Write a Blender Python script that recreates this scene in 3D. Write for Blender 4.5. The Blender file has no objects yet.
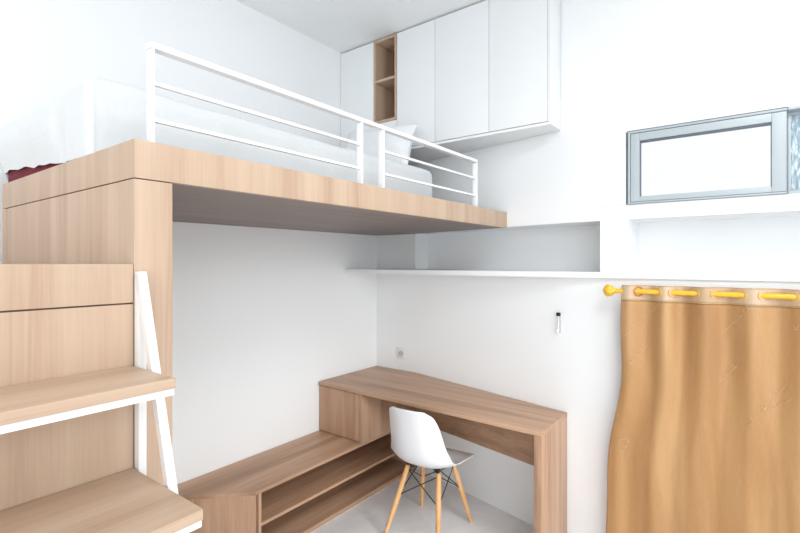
import bpy, bmesh, math, random
from mathutils import Vector, Matrix, noise
random.seed(7)
S = bpy.context.scene
COL = S.collection
PI = math.pi

# ---------------------------------------------------------------- camera
cam_d = bpy.data.cameras.new('camera'); cam = bpy.data.objects.new('camera', cam_d); COL.objects.link(cam)
cam.location = (0, 0, 1.617)
cam.rotation_euler = (math.radians(90), 0, -math.radians(52.7))
cam_d.sensor_width = 36; cam_d.lens = 471/800*36; cam_d.shift_y = -4.5/800
cam_d.clip_start = 0.02
S.camera = cam

# ---------------------------------------------------------------- world, lights, exposure
w = bpy.data.worlds.new('daylight'); S.world = w; w.use_nodes = True
bg = w.node_tree.nodes['Background']; bg.inputs[0].default_value = (0.95, 0.975, 1, 1); bg.inputs[1].default_value = 0.57
S.view_settings.view_transform = 'Standard'; S.view_settings.look = 'None'
S.view_settings.gamma = 1; S.view_settings.use_curve_mapping = False
S.view_settings.exposure = 0.93

def area_light(name, loc, target, sx, sy, power, color=(1, 1, 1)):
    d = bpy.data.lights.new(name, 'AREA'); d.shape = 'RECTANGLE'; d.size = sx; d.size_y = sy
    d.energy = power; d.color = color
    o = bpy.data.objects.new(name, d); COL.objects.link(o); o.location = loc
    o.rotation_euler = (Vector(target)-Vector(loc)).to_track_quat('-Z', 'Y').to_euler()
    return o
area_light('overhead_fill_light', (0.9, -0.5, 3.15), (0.9, -0.5, 0), 1.0, 1.0, 17, (1, 0.995, 0.985))  # overhead fill added to brighten the room, no ceiling fixture behind it
def soft_fill(name, direction, strength, angle, color):
    d = bpy.data.lights.new(name, 'SUN'); d.energy = strength; d.angle = math.radians(angle); d.color = color
    o = bpy.data.objects.new(name, d); COL.objects.link(o); o.location = (-4, -5, 4)
    o.rotation_euler = Vector(direction).to_track_quat('-Z', 'Y').to_euler()
soft_fill('rear_fill_sun', (0.50, 0.84, 0.0), 0.88, 90, (0.925, 0.975, 1))  # wide sun lamp added as directional fill from behind the camera
soft_fill('side_fill_sun', (0.85, 0.45, -0.25), 0.42, 60, (0.945, 0.98, 1))  # second added fill sun, brightens the right wall and niches
door = area_light('low_fill_light', (0.9, -2.0, 2.0), (2.0, 1.95, 0.2), 1.2, 1.2, 3.2, (0.96, 0.99, 1)); door.data.spread = math.radians(50)  # unseen softbox-like fill added for floor and desk, not a doorway

# ---------------------------------------------------------------- materials
def new_mat(name):
    m = bpy.data.materials.new(name); m.use_nodes = True
    nt = m.node_tree; b = nt.nodes['Principled BSDF']
    return m, nt, b
def mth(nt, op, a, b=None):
    n = nt.nodes.new('ShaderNodeMath'); n.operation = op
    for i, v in enumerate((a, b)):
        if v is None: continue
        if isinstance(v, (int, float)): n.inputs[i].default_value = v
        else: nt.links.new(v, n.inputs[i])
    return n.outputs[0]
def tex(nt, scale, nscale, detail=2, rough=0.5, dist=0.0, off=(0, 0, 0)):
    tc = nt.nodes.new('ShaderNodeTexCoord'); mp = nt.nodes.new('ShaderNodeMapping')
    mp.inputs['Scale'].default_value = scale; mp.inputs['Location'].default_value = off
    n = nt.nodes.new('ShaderNodeTexNoise'); n.inputs['Scale'].default_value = nscale
    n.inputs['Detail'].default_value = detail; n.inputs['Roughness'].default_value = rough
    n.inputs['Distortion'].default_value = dist
    nt.links.new(tc.outputs['Object'], mp.inputs[0]); nt.links.new(mp.outputs[0], n.inputs['Vector'])
    return n.outputs['Fac']
def ramp(nt, fac, stops):
    r = nt.nodes.new('ShaderNodeValToRGB'); e = r.color_ramp.elements
    while len(e) < len(stops): e.new(0.5)
    for i, (p, c) in enumerate(stops): e[i].position = p; e[i].color = (*c, 1)
    nt.links.new(fac, r.inputs[0]); return r.outputs[0]
def bump(nt, b, h, strength, dist=0.01):
    bp = nt.nodes.new('ShaderNodeBump'); bp.inputs['Strength'].default_value = strength
    bp.inputs['Distance'].default_value = dist
    nt.links.new(h, bp.inputs['Height']); nt.links.new(bp.outputs[0], b.inputs['Normal'])
def plain(name, col, rough=0.5, metal=0.0, var=0.03, nscale=6, bstr=0.0, bscale=200, spec=0.5):
    m, nt, b = new_mat(name)
    f = tex(nt, (1, 1, 1), nscale, 3)
    c = ramp(nt, f, [(0.3, tuple(x*(1-var) for x in col)), (0.7, tuple(min(1, x*(1+var)) for x in col))])
    nt.links.new(c, b.inputs['Base Color'])
    b.inputs['Roughness'].default_value = rough; b.inputs['Metallic'].default_value = metal
    b.inputs['Specular IOR Level'].default_value = spec
    if bstr: bump(nt, b, tex(nt, (1, 1, 1), bscale, 3), bstr, 0.002)
    return m
def wood(name, axis, light, mid, dark, rough=0.45):
    m, nt, b = new_mat(name)
    s = [1.0, 1.0, 1.0]; s['xyz'.index(axis)] = 0.05
    s1 = tuple(s)
    s[('xyz'.index(axis))] = 0.02
    broad = tex(nt, s1, 11, 1.5, 0.5, 0.3)
    fine = tex(nt, tuple(s), 150, 3, 0.6)
    cath = tex(nt, s1, 38, 3, 0.55, 1.2, (3, 5, 1))
    v = mth(nt, 'ADD', mth(nt, 'MULTIPLY', broad, 0.55), mth(nt, 'ADD', mth(nt, 'MULTIPLY', fine, 0.2), mth(nt, 'MULTIPLY', cath, 0.25)))
    c = ramp(nt, v, [(0.36, dark), (0.48, mid), (0.62, light)])
    nt.links.new(c, b.inputs['Base Color'])
    b.inputs['Roughness'].default_value = rough
    b.inputs['Specular IOR Level'].default_value = 0.35
    bump(nt, b, fine, 0.08, 0.001)
    return m
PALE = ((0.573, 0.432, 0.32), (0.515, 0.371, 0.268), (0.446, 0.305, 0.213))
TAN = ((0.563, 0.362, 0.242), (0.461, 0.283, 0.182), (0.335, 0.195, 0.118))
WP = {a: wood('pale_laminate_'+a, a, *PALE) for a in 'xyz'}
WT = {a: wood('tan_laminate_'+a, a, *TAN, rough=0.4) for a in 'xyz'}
M_wall = plain('white_plaster', (0.90, 0.915, 0.925), 0.9, var=0.008, nscale=1.2, bstr=0.04, bscale=60, spec=0.2)
M_ceil = plain('ceiling_paint', (0.93, 0.94, 0.94), 0.9, var=0.008, spec=0.2)
M_cab = plain('white_melamine', (0.84, 0.86, 0.87), 0.28, var=0.006)
M_metal = plain('white_powder_coat', (0.88, 0.89, 0.90), 0.35, var=0.005)
M_gap = plain('dark_gap', (0.10, 0.06, 0.04), 0.8)
M_black = plain('black_steel', (0.02, 0.02, 0.022), 0.4, var=0.1)
M_shell = plain('white_polypropylene', (0.80, 0.81, 0.83), 0.32, var=0.005)
M_alu = plain('window_aluminium', (0.46, 0.52, 0.55), 0.4, 0.15, var=0.02)
M_gask = plain('window_gasket', (0.13, 0.16, 0.18), 0.6)
M_gold = plain('gold_plastic', (0.86, 0.50, 0.035), 0.28, 0.1, var=0.08, nscale=40)
M_ring = plain('bronze_ring', (0.55, 0.24, 0.06), 0.3, 0.5, var=0.1)
M_dred = plain('dark_red_fabric', (0.17, 0.015, 0.03), 0.9, var=0.35, nscale=60, bstr=0.3)
M_plate = plain('socket_plastic', (0.78, 0.78, 0.78), 0.35)
M_clear0 = plain('socket_recess', (0.6, 0.6, 0.61), 0.4)
M_beech = wood('beech_leg', 'z', (0.78, 0.47, 0.23), (0.70, 0.39, 0.17), (0.58, 0.29, 0.11))
M_wallsh = M_wall

def cloth_mat(name, col, var=0.02):
    m, nt, b = new_mat(name)
    f = tex(nt, (1, 1, 1), 5, 3)
    nt.links.new(ramp(nt, f, [(0.3, tuple(x*(1-var) for x in col)), (0.7, col)]), b.inputs['Base Color'])
    b.inputs['Roughness'].default_value = 0.9
    b.inputs['Sheen Weight'].default_value = 0.15
    bump(nt, b, tex(nt, (1, 1, 1), 14, 4, 0.55, 0.6), 0.35, 0.01)
    return m
M_sheet = cloth_mat('white_cotton_sheet', (0.72, 0.745, 0.76))
M_pillow = cloth_mat('white_pillowcase', (0.80, 0.82, 0.835))

def floor_mat():
    m, nt, b = new_mat('grey_marble_floor')
    v = tex(nt, (1, 1, 1), 1.6, 6, 0.6, 1.4)
    c = ramp(nt, v, [(0.35, (0.80, 0.80, 0.81)), (0.5, (0.86, 0.86, 0.87)), (0.53, (0.80, 0.80, 0.81)), (0.7, (0.88, 0.88, 0.89))])
    nt.links.new(c, b.inputs['Base Color']); b.inputs['Roughness'].default_value = 0.22
    return m
M_floor = floor_mat()

def curtain_mat(name, c1, c2, c3, trans):
    m, nt, b = new_mat(name)
    f = tex(nt, (1, 1, 0.12), 9, 3, 0.5, 0.4)  # vertical streaks put soft fold shading into the fabric colour
    weave = tex(nt, (1, 1, 0.1), 260, 2)
    v = mth(nt, 'ADD', mth(nt, 'MULTIPLY', f, 0.8), mth(nt, 'MULTIPLY', weave, 0.2))
    nt.links.new(ramp(nt, v, [(0.35, c1), (0.5, c2), (0.66, c3)]), b.inputs['Base Color'])
    b.inputs['Roughness'].default_value = 0.5; b.inputs['Sheen Weight'].default_value = 0.3
    b.inputs['Sheen Tint'].default_value = (1, 0.85, 0.65, 1)
    bump(nt, b, weave, 0.1, 0.001)
    return m
M_curt = curtain_mat('gold_satin', (0.38, 0.19, 0.065), (0.45, 0.24, 0.092), (0.52, 0.30, 0.13), 0.2)
M_head = curtain_mat('gold_satin_heading', (0.50, 0.33, 0.19), (0.57, 0.40, 0.25), (0.63, 0.48, 0.33), 0.3)
M_thread = plain('pale_thread', (0.62, 0.42, 0.22), 0.5)

def glass_mat(name, col, opac, rough, bumpy=False):
    m, nt, b = new_mat(name)
    nt.nodes.remove(b)
    out = nt.nodes['Material Output']
    t = nt.nodes.new('ShaderNodeBsdfTransparent'); t.inputs[0].default_value = (*col, 1)
    g = nt.nodes.new('ShaderNodeBsdfGlossy'); g.inputs['Roughness'].default_value = rough
    mx = nt.nodes.new('ShaderNodeMixShader'); mx.inputs[0].default_value = opac
    nt.links.new(t.outputs[0], mx.inputs[1]); nt.links.new(g.outputs[0], mx.inputs[2])
    last = mx.outputs[0]
    if bumpy:
        p = nt.nodes.new('ShaderNodeBsdfPrincipled')
        f = tex(nt, (1, 1, 0.22), 100, 2, 0.5, 0.6)
        nt.links.new(ramp(nt, f, [(0.40, (0.26, 0.36, 0.43)), (0.52, (0.44, 0.56, 0.63)), (0.62, (0.80, 0.88, 0.92))]), p.inputs['Base Color'])
        p.inputs['Roughness'].default_value = 0.12
        bump(nt, p, f, 0.6, 0.004)
        m2 = nt.nodes.new('ShaderNodeMixShader'); m2.inputs[0].default_value = 0.72
        nt.links.new(last, m2.inputs[1]); nt.links.new(p.outputs[0], m2.inputs[2]); last = m2.outputs[0]
    nt.links.new(last, out.inputs[0])
    return m
M_glass = glass_mat('clear_window_glass', (0.98, 0.99, 1), 0.015, 0.3)
M_obsc = glass_mat('rippled_obscure_glass', (0.8, 0.9, 0.95), 0.1, 0.1, True)
M_plas = glass_mat('clear_plastic', (0.93, 0.93, 0.94), 0.06, 0.3)

# ---------------------------------------------------------------- geometry helpers (all coordinates are world metres)
def bxm(bm, x0, x1, y0, y1, z0, z1, bev=0.0):
    t = bmesh.new()
    vs = [t.verts.new((x, y, z)) for x in (x0, x1) for y in (y0, y1) for z in (z0, z1)]
    for f in ((0,1,3,2),(4,6,7,5),(0,4,5,1),(2,3,7,6),(0,2,6,4),(1,5,7,3)): t.faces.new([vs[i] for i in f])
    if bev: bmesh.ops.bevel(t, geom=t.edges[:], offset=bev, segments=2, affect='EDGES', profile=0.7)
    merge(bm, t)
def merge(bm, t):
    me = bpy.data.meshes.new('tmp'); bmesh.ops.recalc_face_normals(t, faces=t.faces[:]); t.to_mesh(me); bm.from_mesh(me)
    bpy.data.meshes.remove(me); t.free()
def prism(bm, pts, z0, z1, bev=0.0):
    t = bmesh.new()
    a = [t.verts.new((x, y, z0)) for x, y in pts]; b = [t.verts.new((x, y, z1)) for x, y in pts]
    t.faces.new(a[::-1]); t.faces.new(b)
    n = len(pts)
    for i in range(n): t.faces.new((a[i], a[(i+1) % n], b[(i+1) % n], b[i]))
    bmesh.ops.recalc_face_normals(t, faces=t.faces[:])
    if bev: bmesh.ops.bevel(t, geom=t.edges[:], offset=bev, segments=2, affect='EDGES', profile=0.7)
    merge(bm, t)
def tube(bm, pts, radii, n=12, cap=True):
    pts = [Vector(p) for p in pts]
    if isinstance(radii, (int, float)): radii = [radii]*len(pts)
    rings = []
    up = None
    for i, p in enumerate(pts):
        d = (pts[min(i+1, len(pts)-1)]-pts[max(i-1, 0)]).normalized()
        if up is None: up = Vector((0, 0, 1)) if abs(d.z) < 0.9 else Vector((1, 0, 0))
        s = d.cross(up).normalized(); up = s.cross(d).normalized()
        rings.append([bm.verts.new(p+radii[i]*(math.cos(a)*s+math.sin(a)*up)) for a in [2*PI*k/n for k in range(n)]])
    for a, b in zip(rings, rings[1:]):
        for k in range(n): bm.faces.new((a[k], a[(k+1) % n], b[(k+1) % n], b[k]))
    if cap: bm.faces.new(rings[0][::-1]); bm.faces.new(rings[-1])
def bar(bm, p, q, wdir, wid, dep, bev=0.002):
    """flat bar from p to q; wid along wdir, dep along the third direction"""
    p = Vector(p); q = Vector(q); d = (q-p).normalized(); w_ = Vector(wdir).normalized(); t_ = d.cross(w_).normalized()
    t = bmesh.new(); L = []
    for c in (p, q):
        L.append([t.verts.new(c+w_*wid/2*a+t_*dep/2*b) for a, b in ((1,1),(-1,1),(-1,-1),(1,-1))])
    a, b = L; t.faces.new(a[::-1]); t.faces.new(b)
    for k in range(4): t.faces.new((a[k], a[(k+1) % 4], b[(k+1) % 4], b[k]))
    bmesh.ops.recalc_face_normals(t, faces=t.faces[:])
    if bev: bmesh.ops.bevel(t, geom=t.edges[:], offset=bev, segments=2, affect='EDGES')
    merge(bm, t)
def origin_of(o):
    v = Vector((0, 0, 0))
    while o: v += o.location; o = o.parent
    return v
def obj(name, bm, mat, parent=None, loc=None, smooth=None):
    base = origin_of(parent) if parent else Vector(loc or (0, 0, 0))
    bmesh.ops.translate(bm, verts=bm.verts[:], vec=-base)
    me = bpy.data.meshes.new(name)
    if smooth is None: smooth = len(bm.faces) > 6
    for f in bm.faces: f.smooth = smooth
    bm.to_mesh(me); bm.free(); me.materials.append(mat)
    o = bpy.data.objects.new(name, me); COL.objects.link(o)
    if parent: o.parent = parent
    else: o.location = base
    if smooth:
        me.set_sharp_from_angle(angle=math.radians(35))
    return o
def B(name, mat, parent, *a, bev=0.0015, loc=None):
    bm = bmesh.new(); bxm(bm, *a, bev=bev); return obj(name, bm, mat, parent, loc)
def P(name, mat, parent, pts, z0, z1, bev=0.0015, loc=None):
    bm = bmesh.new(); prism(bm, pts, z0, z1, bev); return obj(name, bm, mat, parent, loc)
def tag(o, label, cat, group=None):
    o['label'] = label; o['category'] = cat
    if group: o['group'] = group
    return o
def thing(name, label, cat, loc, group=None):
    o = bpy.data.objects.new(name, None); COL.objects.link(o); o.location = loc; o.empty_display_size = 0.1
    return tag(o, label, cat, group)
def struct(o, label=None):
    o['kind'] = 'structure'
    if label: o['label'] = label
    return o

# ---------------------------------------------------------------- key dimensions
YA = 2.55                      # long wall behind the bed
XW, YK = 3.02, 2.15            # far wall and the kink from which it slants
def wx(y): return 2.556+0.216*y if y < YK else XW
YP, XP = 0.69, 2.705           # end of the slanted stretch / window wall plane
CZ = 3.22
ZS0, ZS1, ZN = 1.530, 1.562, 1.843
def bend(dx=0.0, y0=0.98, y1=0.40):
    a, c, b = Vector((wx(y0)+dx, y0)), Vector((XP+dx, YP)), Vector((XP+dx, y1)); n = 10
    return [tuple(a*(1-t)**2+c*2*t*(1-t)+b*t*t) for t in [k/n for k in range(n+1)]]
YE = -2.6                      # how far the right wall runs behind the camera's side

# ---------------------------------------------------------------- setting
struct(B('floor', M_floor, None, -2.2, 3.5, YE, YA+0.15, -0.1, 0.0, bev=0), 'pale grey polished stone floor with faint veins')
struct(B('ceiling', M_ceil, None, -2.2, 3.5, YE, YA+0.15, CZ, CZ+0.1, bev=0), 'flat white ceiling')
struct(B('wall_back', M_wall, None, -2.2, 3.5, YA, YA+0.15, 0.0, CZ, bev=0), 'plain white wall behind the loft bed and low bench')

bm = bmesh.new()
XB = 3.4; XT = 2.83            # outer face; thinner round the window
Yt = YA
L = [(XW, Yt), (XW, YK)]
prism(bm, L+bend()+[(XP, YE), (XB, YE), (XB, Yt)], 0, ZS0)                   # below the ledge
prism(bm, L+[(3.20, YK), (3.0, YP), (XP+0.006, YP), (XP+0.003, 0.55), (3.0, 0.55), (3.0, -1.5), (XP, -1.5), (XP, YE), (XB, YE), (XB, Yt)], ZS1, ZN)
prism(bm, L+bend()+[(XP, YE), (XB, YE), (XB, Yt)], ZN, 1.920)
prism(bm, L+bend(y1=0.56)+[(XT, 0.55), (XT, 0.7), (XB, 0.7), (XB, Yt)], 1.920, 2.303)
prism(bm, [(XP, -0.78), (XP, YE), (XT, YE), (XT, -0.78)], 1.920, 2.303)
prism(bm, L+bend()+[(XP, YE), (XT, YE), (XT, 0.7), (XB, 0.7), (XB, Yt)], 2.303, CZ)
struct(obj('wall_right', bm, M_wall), 'white wall with long recessed niches and a high window')
struct(P('trim_1', M_wall, None, [(2.635, YA-0.001), (XP-0.012, YP), (XP-0.012, YE), (XB, YE), (XB, YA-0.001)], ZS0, ZS1, bev=0.002), 'thin white ledge running along the wall below the niches')

struct(B('wall_light_block', M_wall, None, 1.5, XB, YE-0.12, YE, 0.0, CZ, bev=0), 'unseen partial white wall added to block light')  # added out of view to cut the light reaching the right wall

# window with sliding sash and obscure pane
win = bpy.data.objects.new('window_1', None); COL.objects.link(win); win.location = (XP, 0.55, 1.92)
struct(win, 'small high window with pale aluminium frame')
def frame_rect(bm, x0, x1, y0, y1, z0, z1, l, r, b, t, bev=0.002):
    bxm(bm, x0, x1, y0, y0+r, z0, z1, bev); bxm(bm, x0, x1, y1-l, y1, z0, z1, bev)
    bxm(bm, x0, x1, y0+r, y1-l, z0, z0+b, bev); bxm(bm, x0, x1, y0+r, y1-l, z1-t, z1, bev)
bm = bmesh.new(); frame_rect(bm, XP-0.004, XP+0.10, -0.78, 0.55, 1.92, 2.303, 0.012, 0.012, 0.010, 0.012); obj('outer_frame', bm, M_alu, win)
bm = bmesh.new(); frame_rect(bm, XP-0.006, XP+0.0, -0.104, 0.551, 1.919, 2.305, 0.003, 0.003, 0.002, 0.003, 0.0005); obj('frame_seal', bm, M_gask, win)
bm = bmesh.new(); frame_rect(bm, XP+0.0, XP+0.035, -0.100, 0.536, 1.932, 2.289, 0.042, 0.054, 0.026, 0.040, 0.003); sash = obj('sash', bm, M_alu, win)
bm = bmesh.new(); frame_rect(bm, XP+0.006, XP+0.03, -0.048, 0.496, 1.955, 2.251, 0.006, 0.005, 0.004, 0.011, 0.001); obj('glazing_bead', bm, M_gask, sash)
bm = bmesh.new(); bxm(bm, XP+0.018, XP+0.022, -0.046, 0.494, 1.957, 2.249); obj('pane', bm, M_glass, sash)
bm = bmesh.new(); frame_rect(bm, XP+0.045, XP+0.08, -0.77, -0.085, 1.93, 2.291, 0.03, 0.04, 0.012, 0.014, 0.003); s2 = obj('sash', bm, M_alu, win)
bm = bmesh.new(); bxm(bm, XP+0.058, XP+0.064, -0.735, -0.110, 1.940, 2.279); obj('pane', bm, M_obsc, s2)
s2['label'] = 'sash with rippled blue-grey obscure glass'

# ---------------------------------------------------------------- loft bed
YF, XL = 1.29, 0.554           # bed front plane and left end plane
ZB0, ZB1 = 1.837, 1.938
YBk = 2.49
bed = thing('loft_bed', 'pale wood loft bed platform with white metal guard rail', 'loft bed', (XL, YF, 0))
G = 0.0015
P('front_fascia', WP['z'], bed, [(XL, YF), (XL+0.02, YF+0.02), (wx(YF+0.02)-0.004, YF+0.02), (wx(YF)-0.004, YF)], ZB0, ZB1)
P('end_fascia', WP['z'], bed, [(XL, YF+0.0005), (XL+0.02, YF+0.0205), (XL+0.02, YBk), (XL, YBk)], ZB0, ZB1)
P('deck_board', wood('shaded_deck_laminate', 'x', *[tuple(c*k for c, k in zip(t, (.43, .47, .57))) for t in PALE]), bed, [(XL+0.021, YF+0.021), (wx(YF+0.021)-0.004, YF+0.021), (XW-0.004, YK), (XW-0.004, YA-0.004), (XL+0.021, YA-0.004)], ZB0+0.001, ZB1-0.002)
B('corner_post', WP['z'], bed, XL, XL+0.101, YF, YF+0.09, 0, ZB0-0.003, bev=0.002)
B('end_panel', WP['z'], bed, XL+0.001, XL+0.02, YF+0.091, 2.43, 0, ZB0-0.003)
B('wall_post', WP['z'], bed, XL, XL+0.05, 2.432, YBk, 0, ZB0-0.003)
B('shadow_gap', M_gap, bed, XL+0.003, XL+0.098, YF+0.003, 2.47, ZB0-0.004, ZB0+0.0005, bev=0)
# guard rail
YR = 1.318
posts = [0.609, 1.455, 1.596, 2.454]
bm = bmesh.new(); bxm(bm, 0.603, 2.460, YR-0.015, YR+0.015, 2.197, 2.213, 0.002); gr = obj('guard_rail', bm, M_metal, bed)
for i, x in enumerate(posts):
    B('rail_post', M_metal, gr, x-0.004, x+0.004, YR-0.015, YR+0.015, ZB1, 2.1965, bev=0.002)
for x0, x1 in ((posts[0], posts[1]), (posts[2], posts[3])):
    for z in (2.105, 2.005):
        B('rail_bar', M_metal, gr, x0+0.0045, x1-0.0045, YR-0.007, YR+0.007, z-0.005, z+0.005, bev=0.002)

# mattress, sheet, duvet, pillow
MX0, MX1, MY0, MY1, MZ0, MZ1 = 0.570, 2.49, 1.63, 2.54, ZB1+0.001, 2.185
bm = bmesh.new(); bxm(bm, MX0+0.006, MX1-0.02, MY0+0.02, MY1-0.01, MZ0, MZ1-0.012, bev=0.03)
tag(obj('mattress', bm, M_dred, loc=((MX0+MX1)/2, (MY0+MY1)/2, MZ0)), 'dark red mattress edge peeping out under the white sheet at the bed end', 'mattress')
def sheet():
    bm = bmesh.new()
    # skirt + top as one grid walked over a rounded box: cross-section loop parameter around perimeter
    per = []
    # the loop starts at the near corner of the bed end
    def arc(cx, cy, a0, a1, r, n):
        for k in range(n+1):
            a = a0+(a1-a0)*k/n; per.append((cx+r*math.cos(a), cy+r*math.sin(a), math.cos(a), math.sin(a)))
    def line(x0, y0, x1, y1, nx, ny, n):
        for k in range(1, n): t = k/n; per.append((x0+(x1-x0)*t, y0+(y1-y0)*t, nx, ny))
    r = 0.03
    x0, x1, y0, y1 = MX0, MX1, MY0, MY1
    arc(x0+r, y0+r, PI, 1.5*PI, r, 6); line(x0+r, y0, x1-r, y0, 0, -1, 90)
    arc(x1-r, y0+r, 1.5*PI, 2*PI, r, 6); line(x1, y0+r, x1, y1-r, 1, 0, 44)
    arc(x1-r, y1-r, 0, .5*PI, r, 6); line(x1-r, y1, x0+r, y1, 0, 1, 60)
    arc(x0+r, y1-r, .5*PI, PI, r, 6); line(x0, y1-r, x0, y0+r, -1, 0, 60)
    n = len(per); rows = []
    zt = MZ1+0.012
    prof = [(1.0, 0), (0.8, 0), (0.6, 0), (0.4, 0), (0.22, 0), (0.12, 0.003), (0.05, 0.015), (0.01, 0.035), (0, 0.07), (0, 0.16), (0, 0.28), (0, 0.40)]
    for j, (dn, inn) in enumerate(prof):
        row = []
        for (x, y, nx, ny) in per:
            bot = MZ0+0.004
            if nx < -0.7:       # bed end: hem rides up and shows the mattress
                t = min(1, max(0, (y-1.83)/0.62))**0.8; bot = MZ0+0.004+t*(0.048+0.016*noise.noise(Vector((y*11, 0, 0))))
            z = zt-(zt-bot)*dn
            wr = 0.006*noise.noise(Vector((x*9, y*9, z*3)))*(dn > 0.03) + 0.002*noise.noise(Vector((x*25, y*25, z*4)))*dn
            if nx < -0.7 and y < 2.0: wr += 0.012*math.exp(-((y-1.90+0.25*(dn-0.5)**2)/0.02)**2)*dn+0.008*math.exp(-((y-1.78)/0.02)**2)*dn
            if nx < -0.5: wr += 0.030*math.sin(PI*min(1, dn*1.1))*min(1, max(0, (y-1.66)/0.4))+0.006
            zz = z+(0.006*noise.noise(Vector((x*5, y*5, 3)))+0.012*noise.noise(Vector((x*2, y*3, 9))) if dn < 0.3 else 0)
            cx, cy = min(max(x, x0+0.45), x1-0.45), (y0+y1)/2
            L = math.hypot(cx-x, cy-y) or 1
            k = min(inn/L, 0.97)
            px, py = x+(cx-x)*k, y+(cy-y)*k
            row.append(bm.verts.new((px+nx*wr, min(py+ny*wr, YA-0.006), zz)))
        rows.append(row)
    for a, b in zip(rows, rows[1:]):
        for k in range(n): bm.faces.new((a[k], a[(k+1) % n], b[(k+1) % n], b[k]))
    # centre fill strips
    inner = rows[-1]
    c = bm.verts.new(((x0+x1)/2, (y0+y1)/2, zt+0.004))
    for k in range(n): bm.faces.new((inner[k], inner[(k+1) % n], c))
    return bm
sh = obj('fitted_sheet', sheet(), M_sheet, loc=(1.54, 2.08, MZ0), smooth=True)
tag(sh, 'rumpled white sheet stretched over the loft bed mattress', 'bed sheet')

def pillow(name, cx, cy, cz, w_, h_, t_, rot, label):
    bm = bmesh.new(); n = 22; grid = {}
    for side in (1, -1):
        for i in range(n+1):
            for j in range(n+1):
                u, v = -1+2*i/n, -1+2*j/n
                edge = i in (0, n) or j in (0, n)
                if side == -1 and edge: grid[side, i, j] = grid[1, i, j]; continue
                th = (max(0, (1-u**4)*(1-v**4)))**0.55*t_/2
                pinch = 1-0.10*((1-u*u)*abs(v)**3) ; pinch2 = 1-0.10*((1-v*v)*abs(u)**3)
                p = Vector((side*th+0.01*noise.noise(Vector((u*2.5, v*2.5, side*4.0)))*(not edge), u*w_/2*pinch2, v*h_/2*pinch))
                grid[side, i, j] = bm.verts.new(p)
    for side in (1, -1):
        for i in range(n):
            for j in range(n):
                q = [grid[side, i, j], grid[side, i+1, j], grid[side, i+1, j+1], grid[side, i, j+1]]
                bm.faces.new(q if side == 1 else q[::-1])
    bmesh.ops.transform(bm, matrix=Matrix.Translation((cx, cy, cz)) @ rot, verts=bm.verts[:])
    return tag(obj(name, bm, M_pillow, loc=(cx, cy, cz-h_/2), smooth=True), label, 'pillow')
pillow('pillow', 2.445, 2.06, 2.378, 0.62, 0.315, 0.15, Matrix.Rotation(math.radians(14), 4, 'Y') @ Matrix.Rotation(math.radians(4), 4, 'X'),
       'white pillow propped upright on the mattress below the open wooden cubby')

# ---------------------------------------------------------------- landing cabinet and steps
lc = thing('stair_cabinet', 'tall pale wood landing block beside the bed at the top of the steps', 'cabinet', (0.25, YF, 0))
XS0, XS1 = -0.06, XL-0.0015
B('landing_slab', WP['z'], lc, XS0, XS1, YF, YBk, 1.512, 1.612, bev=0.002)
B('shadow_gap', M_gap, lc, XS0+0.004, XS1-0.004, YF+0.004, YBk-0.01, 1.508, 1.512, bev=0)
B('front_panel', WP['z'], lc, XS0, XS1, YF+0.001, YF+0.02, 0, 1.508)
B('side_panel', WP['z'], lc, XS0, XS0+0.02, YF+0.021, YBk, 0, 1.508)
B('side_panel', WP['z'], lc, XS1-0.02, XS1, YF+0.021, YBk, 0, 1.508)

st = thing('step_ladder', 'pale wood open steps on a white steel frame leading to the loft bed', 'steps', (0.25, 0.9, 0))
zs = [1.350, 1.086, 0.822, 0.558, 0.294]
yf = [1.069, 0.951, 0.833, 0.715, 0.597]
XR = XL-0.004
for z, y in zip(zs, yf):
    bk = YF-0.003 if z > 1 else y+0.34
    B('tread', WP['x'], st, XS0, XR, y, bk, z-0.024, z, bev=0.003)
    bm = bmesh.new()
    bxm(bm, XS0, XR-0.001, y+0.004, y+0.022, z-0.040, z-0.0245, 0.002)
    bxm(bm, XR-0.019, XR-0.001, y+0.022, bk, z-0.040, z-0.0245, 0.002)
    bxm(bm, XS0, XS0+0.018, y+0.022, bk, z-0.040, z-0.0245, 0.002)
    obj('tread_frame', bm, M_metal, st)
for xs in (XL+0.010, XS0-0.016):
    bm = bmesh.new(); bar(bm, (xs+0.0005, 1.276, 1.588), (xs+0.0005, 0.790, 0.004), (1, 0, 0), 0.021, 0.024); obj('stringer', bm, M_metal, st)
    bm = bmesh.new(); bxm(bm, xs-0.010, xs+0.010, YF-0.027, YF-0.003, 0.0, 1.592, 0.002); obj('upright', bm, M_metal, st)

# ---------------------------------------------------------------- low bench along the wall
be = thing('low_bench', 'long low tan wood bench with open shelves along the white wall', 'bench', (2.0, 2.13, 0))
BT = 0.392; YB = 2.13
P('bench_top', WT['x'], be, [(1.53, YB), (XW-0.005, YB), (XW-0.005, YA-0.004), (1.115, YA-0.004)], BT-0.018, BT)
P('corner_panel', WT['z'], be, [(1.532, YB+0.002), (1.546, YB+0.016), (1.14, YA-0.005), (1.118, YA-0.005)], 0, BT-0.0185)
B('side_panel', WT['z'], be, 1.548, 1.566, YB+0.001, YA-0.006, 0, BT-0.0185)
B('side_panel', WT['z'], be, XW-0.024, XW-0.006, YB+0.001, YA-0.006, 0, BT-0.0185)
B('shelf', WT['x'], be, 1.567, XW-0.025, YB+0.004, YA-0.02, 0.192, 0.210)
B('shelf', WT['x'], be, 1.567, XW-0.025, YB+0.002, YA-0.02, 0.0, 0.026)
B('back_panel', WT['x'], be, 1.567, XW-0.025, YA-0.018, YA-0.006, 0.0, BT-0.0185)

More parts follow.
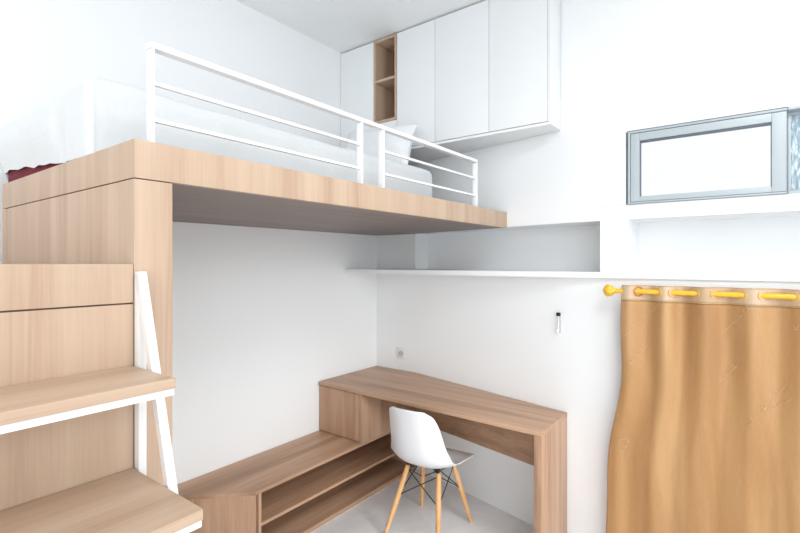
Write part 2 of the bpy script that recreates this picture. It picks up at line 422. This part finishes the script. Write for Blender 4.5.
# ---------------------------------------------------------------- desk
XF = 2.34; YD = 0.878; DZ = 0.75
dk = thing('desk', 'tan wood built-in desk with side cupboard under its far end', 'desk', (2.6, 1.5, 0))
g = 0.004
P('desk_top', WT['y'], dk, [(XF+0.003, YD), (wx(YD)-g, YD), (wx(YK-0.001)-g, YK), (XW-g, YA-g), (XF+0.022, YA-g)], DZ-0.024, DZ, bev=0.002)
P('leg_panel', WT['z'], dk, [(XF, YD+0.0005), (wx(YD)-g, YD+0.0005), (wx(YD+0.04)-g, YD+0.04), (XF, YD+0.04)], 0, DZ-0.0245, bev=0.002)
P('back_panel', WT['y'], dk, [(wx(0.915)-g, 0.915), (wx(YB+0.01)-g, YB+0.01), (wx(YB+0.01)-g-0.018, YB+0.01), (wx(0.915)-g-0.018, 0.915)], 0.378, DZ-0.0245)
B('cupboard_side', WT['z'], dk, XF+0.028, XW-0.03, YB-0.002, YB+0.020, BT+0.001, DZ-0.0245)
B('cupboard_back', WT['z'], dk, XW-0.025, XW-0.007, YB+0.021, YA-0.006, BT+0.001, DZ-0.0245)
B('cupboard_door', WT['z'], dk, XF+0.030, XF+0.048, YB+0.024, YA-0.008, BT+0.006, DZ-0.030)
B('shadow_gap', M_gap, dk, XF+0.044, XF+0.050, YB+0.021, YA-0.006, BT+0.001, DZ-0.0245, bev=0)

# ---------------------------------------------------------------- wall cabinets
XC, ZC0 = 2.594, 2.385
wc = thing('wall_cabinet', 'white flat-door wall cabinet run hung under the ceiling over the bed', 'cabinet', (XC, 1.7, ZC0))
YC = 0.92
def run(y0, y1, x0):  # plan polygon against the bent wall
    if y1 > YK: return [(x0, y0), (wx(y0)-.003, y0)] + ([(XW-.003, YK)] if y0 < YK else []) + [(XW-.003, y1), (x0, y1)]
    return [(x0, y0), (wx(y0)-.003, y0), (wx(y1)-.003, y1), (x0, y1)]
P('bottom_board', M_cab, wc, run(YC, YA-.003, XC+0.001), ZC0, ZC0+0.016)
P('end_board', M_cab, wc, run(YC, YC+0.018, XC+0.001), ZC0+0.0165, CZ-0.002)
P('inner_box', M_cab, wc, run(YC+0.019, 2.003, XC+0.022), ZC0+0.0165, CZ-0.003, bev=0)
P('inner_box', M_cab, wc, run(2.215, YA-.004, XC+0.022), ZC0+0.0165, CZ-0.003, bev=0)
P('inner_box', M_cab, wc, run(2.004, 2.214, XC+0.022), ZC0+0.0165, 2.608, bev=0)
for y0, y1 in ((YC+0.020, 1.2985), (1.3015, 1.6875), (1.6905, 2.002), (2.216, YA-0.004)):
    B('door', M_cab, wc, XC, XC+0.018, y0, y1, ZC0+0.020, CZ-0.012, bev=0.0015)
B('filler_panel', M_cab, wc, XC, XC+0.018, 2.005, 2.213, ZC0+0.020, 2.608)
c0, c1, cz0, cz1 = 2.004, 2.214, 2.610, CZ-0.012
cub = bpy.data.objects.new('open_cubby', None); COL.objects.link(cub); cub.parent = wc; cub.location = (0, 0, 0)
cub['label'] = 'open wooden two-shelf cubby'
for nm, a in (('side_board', (c0, c0+.018, cz0, cz1)), ('side_board', (c1-.018, c1, cz0, cz1)), ('top_board', (c0+.0185, c1-.0185, cz1-.018, cz1)),
              ('bottom_board', (c0+.0185, c1-.0185, cz0, cz0+.018)), ('shelf', (c0+.0185, c1-.0185, 2.902, 2.920))):
    B(nm, WP['z'], cub, XC-0.004, XC+0.27, *a, bev=0.001)
B('back_board', WT['z'], cub, XC+0.272, XC+0.28, c0, c1, cz0, cz1, bev=0)  # browner wood than the boards: the cubby's inner shadow put into the colour

# ---------------------------------------------------------------- shell chair
def make_chair(cx, cy, yaw):
    ch = thing('shell_chair', 'white moulded shell chair with splayed wooden legs pulled up to the desk', 'chair', (cx, cy, 0))
    R = Matrix.Translation((cx, cy, 0)) @ Matrix.Rotation(yaw, 4, 'Z')
    # profile: x forward, z up, half width, side curl
    prof = [(0.252, 0.392, 0.176), (0.250, 0.402, 0.196), (0.236, 0.413, 0.212), (0.203, 0.421, 0.222), (0.14, 0.423, 0.226), (0.06, 0.424, 0.228),
            (-0.01, 0.419, 0.230), (-0.08, 0.418, 0.230), (-0.135, 0.437, 0.231), (-0.172, 0.465, 0.230), (-0.195, 0.505, 0.226),
            (-0.210, 0.555, 0.220), (-0.222, 0.61, 0.212), (-0.233, 0.665, 0.203), (-0.244, 0.715, 0.193), (-0.254, 0.755, 0.180), (-0.261, 0.782, 0.160), (-0.264, 0.794, 0.128)]
    bm = bmesh.new(); nu = 24; rows = []
    m = len(prof)
    for j, (px, pz, hw) in enumerate(prof):
        a, b = prof[max(j-1, 0)], prof[min(j+1, m-1)]
        tx, tz = b[0]-a[0], b[1]-a[1]; L = math.hypot(tx, tz); nx, nz = tz/L, -tx/L   # towards sitter
        s = j/(m-1)
        curl = 0.075*math.sin(PI*min(1, max(0, (s-0.02)/0.96)))**0.7 if 0 < j < m-1 else 0.02
        curl *= 0.12+0.88*min(1, max(0, (j-2)/7))**1.3; curl = max(curl, 0.012)
        row = []
        for i in range(nu+1):
            u = -1+2*i/nu
            k = abs(u)**2.6*curl
            kk = abs(u)**2
            row.append(bm.verts.new(R @ Vector((px+nx*k+(0.012*kk if j > 8 else 0)-(0.035*abs(u)**4 if j < 4 else 0)*(1-j/4), u*hw*(0.98-0.12*min(1, max(0, (j-6)/5))-0.06*max(0, (j-13)/4))*(1-0.03*kk), pz+nz*k+(-0.004*kk if j < 3 else 0)+(-0.01*kk if j > m-3 else 0)))))
        rows.append(row)
    for a, b in zip(rows, rows[1:]):
        for i in range(nu): bm.faces.new((a[i], b[i], b[i+1], a[i+1]))
    shell = obj('seat_shell', bm, M_shell, ch, smooth=True)
    md = shell.modifiers.new('thickness', 'SOLIDIFY'); md.thickness = 0.010; md.offset = 0
    md = shell.modifiers.new('rounding', 'SUBSURF'); md.levels = 1; md.render_levels = 1
    for v in shell.data.polygons: v.use_smooth = True
    tops = {(sx, sy): Vector((0.02+0.09*sx, 0.105*sy, 0.392)) for sx in (1, -1) for sy in (1, -1)}
    feet = {(sx, sy): Vector((0.0+0.214*sx, 0.178*sy, 0.0)) for sx in (1, -1) for sy in (1, -1)}
    for k in tops:
        t, f = tops[k], feet[k]
        d = (f-t)
        bm = bmesh.new()
        pts = [t+d*s for s in (0, 0.01, 0.25, 0.6, 0.97, 1.0)]
        tube(bm, [R @ p for p in pts], [0.011, 0.0145, 0.0165, 0.0155, 0.0105, 0.0095], 14)
        leg = obj('leg', bm, M_beech, ch)
        bm = bmesh.new()
        e = t+Vector((-0.03*k[0], -0.03*k[1], 0.010)); tube(bm, [R @ e, R @ (t+Vector((0, 0, 0.012))), R @ (t+d*0.10)], 0.006, 8)
        obj('leg_bracket', bm, M_black, leg)
    # wire bracing
    bm = bmesh.new()
    def at(k, s): return tops[k]+(feet[k]-tops[k])*s
    ks = [(1, 1), (1, -1), (-1, -1), (-1, 1)]
    for i in range(4):
        a, b = ks[i], ks[(i+1) % 4]
        for p, q in ((a, b), (b, a)):
            lo = at(p, 0.42); hi = at(q, 0.04)
            tube(bm, [R @ lo, R @ hi], 0.0032, 8)
    tube(bm, [R @ at((1, 1), 0.02), R @ at((-1, -1), 0.02)], 0.005, 8); tube(bm, [R @ at((1, -1), 0.02), R @ at((-1, 1), 0.02)], 0.005, 8)
    obj('wire_brace', bm, M_black, ch)
    for sx in (1, -1):
        for sy in (1, -1):
            bm = bmesh.new(); c = Vector((0.02+0.075*sx, 0.09*sy, 0)); tube(bm, [R @ (c+Vector((0, 0, 0.395))), R @ (c+Vector((0, 0, 0.424)))], 0.014, 12)
            obj('shock_mount', bm, M_black, ch)
    return ch
make_chair(2.370, 1.585, math.radians(4))

# ---------------------------------------------------------------- curtain and rod
XCu, ZR = 2.62, 1.468
rod = thing('curtain_rod', 'yellow gold curtain rod with a carved finial', 'curtain rod', (XCu, 0.58, ZR))
bm = bmesh.new(); tube(bm, [(XCu, 0.575, ZR), (XCu, -1.3, ZR)], 0.0125, 16); obj('pole', bm, M_gold, rod)
bm = bmesh.new()
prf = [(0, .009), (.008, .013), (.014, .010), (.022, .014), (.030, .022), (.036, .027), (.046, .029), (.056, .029), (.064, .026), (.070, .019), (.074, .012), (.078, .004)]
n = 24; rings = []
for dy, r in prf:
    rings.append([bm.verts.new((XCu+(r*(1+0.12*math.cos(8*a+(PI if int(dy*110)%2 else 0))*(0.02 < dy < 0.068)))*math.cos(a), 0.575+dy, ZR+(r*(1+0.12*math.cos(8*a+(PI if int(dy*110)%2 else 0))*(0.02 < dy < 0.068)))*math.sin(a))) for a in [2*PI*k/n for k in range(n)]])
for a, b in zip(rings, rings[1:]):
    for k in range(n): bm.faces.new((a[k], a[(k+1) % n], b[(k+1) % n], b[k]))
bm.faces.new(rings[0][::-1]); bm.faces.new(rings[-1])
obj('finial', bm, M_gold, rod)
bm = bmesh.new(); tube(bm, [(XCu, 0.535, ZR-0.012), (2.68, 0.535, ZR-0.012), (2.733, 0.535, ZR-0.012)], 0.006, 8); obj('bracket', bm, M_gold, rod)

cen = [0.612, 0.4407, 0.290, 0.1128, -0.0654, -0.243, -0.421, -0.599, -0.777, -0.955, -1.133]   # where the cloth passes behind the rod
def phase(y):
    for i in range(len(cen)-1):
        if cen[i] >= y >= cen[i+1]: return i+(cen[i]-y)/(cen[i]-cen[i+1])
    return 0 if y > cen[0] else len(cen)-1
YL, YR2 = 0.562, -1.13
def cpoint(s, z):
    """s: 0 left .. 1 right"""
    y = YL+(YR2-YL)*s
    ph = phase(y)
    low = max(0, min(1, (1.40-z)/1.2))
    wv = math.cos(2*PI*ph)
    amp = 0.026*(1-0.72*min(1, low*1.6))
    x = XCu+amp*(wv*0.9+0.1)
    x += low*0.014*noise.noise(Vector((y*7, z*0.25, 1)))+low*0.007*noise.noise(Vector((y*20, z*0.3, 7)))
    x += 0.0015*noise.noise(Vector((y*14, z*5, 3)))
    q = max(0, min(1, (1.10-z)/0.64)); fl = 0.072*q*q*(3-2*q)*(1-s)**3 + 0.004*(1-s)**6*math.sin(z*11)
    return Vector((x, y+fl, z))
def curtain_strip(z0, z1, nz, off=0.0, ns=320):
    bm = bmesh.new(); rows = []
    for j in range(nz+1):
        z = z0+(z1-z0)*j/nz
        rows.append([bm.verts.new(cpoint(i/ns, z)+Vector((off, 0, 0.002*noise.noise(Vector((i*0.1, 0, 5))) if j == nz else 0))) for i in range(ns+1)])
    for a, b in zip(rows, rows[1:]):
        for i in range(ns): bm.faces.new((a[i], a[i+1], b[i+1], b[i]))
    return bm
cu = thing('curtain', 'gold satin eyelet curtain hanging from the rod with soft folds', 'curtain', (XCu, 0.2, 0.03))
def solid(o, t):
    md = o.modifiers.new('thickness', 'SOLIDIFY'); md.thickness = t; md.offset = 0
    for p in o.data.polygons: p.use_smooth = True
o = obj('drape', curtain_strip(0.03, 1.424, 60), M_curt, cu, smooth=True); solid(o, 0.0015)
o = obj('heading', curtain_strip(1.425, 1.497, 8), M_head, cu, smooth=True); solid(o, 0.003)
bm = bmesh.new()
tube(bm, [cpoint(i/260, 1.424)+Vector((-0.003, 0, 0)) for i in range(261)], 0.0018, 6)
obj('heading_seam', bm, M_thread, cu)
bm = bmesh.new()
tube(bm, [cpoint(i/260, 1.498) for i in range(261)], 0.0016, 6)
obj('top_hem', bm, M_ring, cu)
# eyelets where the cloth crosses the rod
for i in range(1, len(cen)-1):
    for sgn in (-1, 1):
        p = 0.29
        if sgn < 0: y = cen[i]+(cen[i-1]-cen[i])*p*(0.85 if i == 1 else 1)
        else: y = cen[i]-(cen[i]-cen[i+1])*p
        bm = bmesh.new()
        c = Vector((XCu, y, ZR)); Rr = 0.0225; r = 0.0042
        tang = (cpoint((YL-y+0.004)/(YL-YR2), ZR)-cpoint((YL-y-0.004)/(YL-YR2), ZR)).normalized()
        up = Vector((0, 0, 1)); N = 20; mm = 8; rings = []
        nrm = tang.cross(up).normalized()
        for a in range(N):
            A = 2*PI*a/N; rad = math.cos(A)*tang+math.sin(A)*up
            rings.append([bm.verts.new(c+rad*(Rr+r*math.cos(t))+nrm*r*math.sin(t)) for t in [2*PI*q/mm for q in range(mm)]])
        for a in range(N):
            for q in range(mm): bm.faces.new((rings[a][q], rings[(a+1) % N][q], rings[(a+1) % N][(q+1) % mm], rings[a][(q+1) % mm]))
        obj('eyelet', bm, M_ring if sgn < 0 else M_gold, cu)
# embroidered sprigs
def sprig(s0, z0, s1, z1, bend, sub):
    bm = bmesh.new(); pts = []
    N = 26
    for k in range(N+1):
        t = k/N; s = s0+(s1-s0)*t+bend*math.sin(PI*t)*0.02; z = z0+(z1-z0)*t+bend*math.sin(PI*t)*0.04
        pts.append(cpoint(s, z)+Vector((-0.0022, 0, 0)))
    tube(bm, pts, 0.0009, 5)
    for k in range(4, N, 4):
        t = k/N; s = s0+(s1-s0)*t+bend*math.sin(PI*t)*0.02; z = z0+(z1-z0)*t+bend*math.sin(PI*t)*0.04
        for sg in (1, -1):
            q = [cpoint(s+sg*0.006*u*sub, z+0.020*u*sub)+Vector((-0.0022, 0, 0)) for u in (0, .33, .66, 1)]
            tube(bm, q, [0.0005, 0.0010, 0.0009, 0.0004], 5)
    o = obj('embroidery', bm, M_thread, cu)
    return o
sprig(0.015, 1.24, 0.105, 1.415, 1, 1); sprig(0.07, 1.20, 0.03, 1.10, -1, .8); sprig(0.26, 1.30, 0.31, 1.40, 1, 1)
sprig(0.30, 0.86, 0.385, 1.08, 1, 1.1); sprig(0.345, 0.98, 0.40, 1.03, -1, 0.9); sprig(0.245, 1.06, 0.275, 1.12, 1, .8); sprig(0.02, 0.70, 0.03, 0.62, 1, 0.8)
sprig(0.42, 1.22, 0.40, 1.33, 1, 1)

# ---------------------------------------------------------------- socket and hook
so = thing('wall_socket', 'small white wall socket above the desk near the corner', 'socket', (XW, 2.285, 0.84))
yS, zS = 2.285, 0.885
B('cover_plate', M_plate, so, XW-0.009, XW-0.001, yS-0.042, yS+0.042, zS-0.044, zS+0.044, bev=0.003)
bm = bmesh.new(); tube(bm, [(XW-0.0125, yS, zS), (XW-0.009, yS, zS)], [0.025, 0.027], 24); sk = obj('socket_ring', bm, M_clear0, so)
bm = bmesh.new()
for dy in (-0.0095, 0.0095): tube(bm, [(XW-0.0132, yS+dy, zS), (XW-0.0122, yS+dy, zS)], 0.0035, 10)
obj('pin_hole', bm, M_black, sk)

yH = 0.928; xH = wx(yH); zt = 1.318
ang = math.atan(0.216)
hk = thing('adhesive_hook', 'clear plastic wall hook with a black top near the curtain', 'hook', (xH, yH, 1.2))
Rh = Matrix.Translation((xH, yH, 0)) @ Matrix.Rotation(-ang, 4, 'Z')
def hb(name, mat, *a, bev=0.001):
    bm = bmesh.new(); bxm(bm, *a, bev=bev); bmesh.ops.transform(bm, matrix=Rh, verts=bm.verts[:]); return obj(name, bm, mat, hk)
hb('backing_strip', M_plas, -0.004, -0.001, -0.010, 0.010, 1.205, 1.322)
hb('black_cap', M_black, -0.016, -0.0042, -0.011, 0.011, 1.302, 1.322, bev=0.002)
bm = bmesh.new()
tube(bm, [Rh @ Vector(p) for p in ((-0.009, 0, 1.30), (-0.010, 0, 1.27), (-0.012, 0, 1.235), (-0.016, 0, 1.215), (-0.028, 0, 1.208), (-0.036, 0, 1.222))], [.004, .004, .006, .008, .007, .005], 10)
obj('hook_arm', bm, plain('grey_clear_plastic', (0.80, 0.81, 0.82), 0.3), hk)
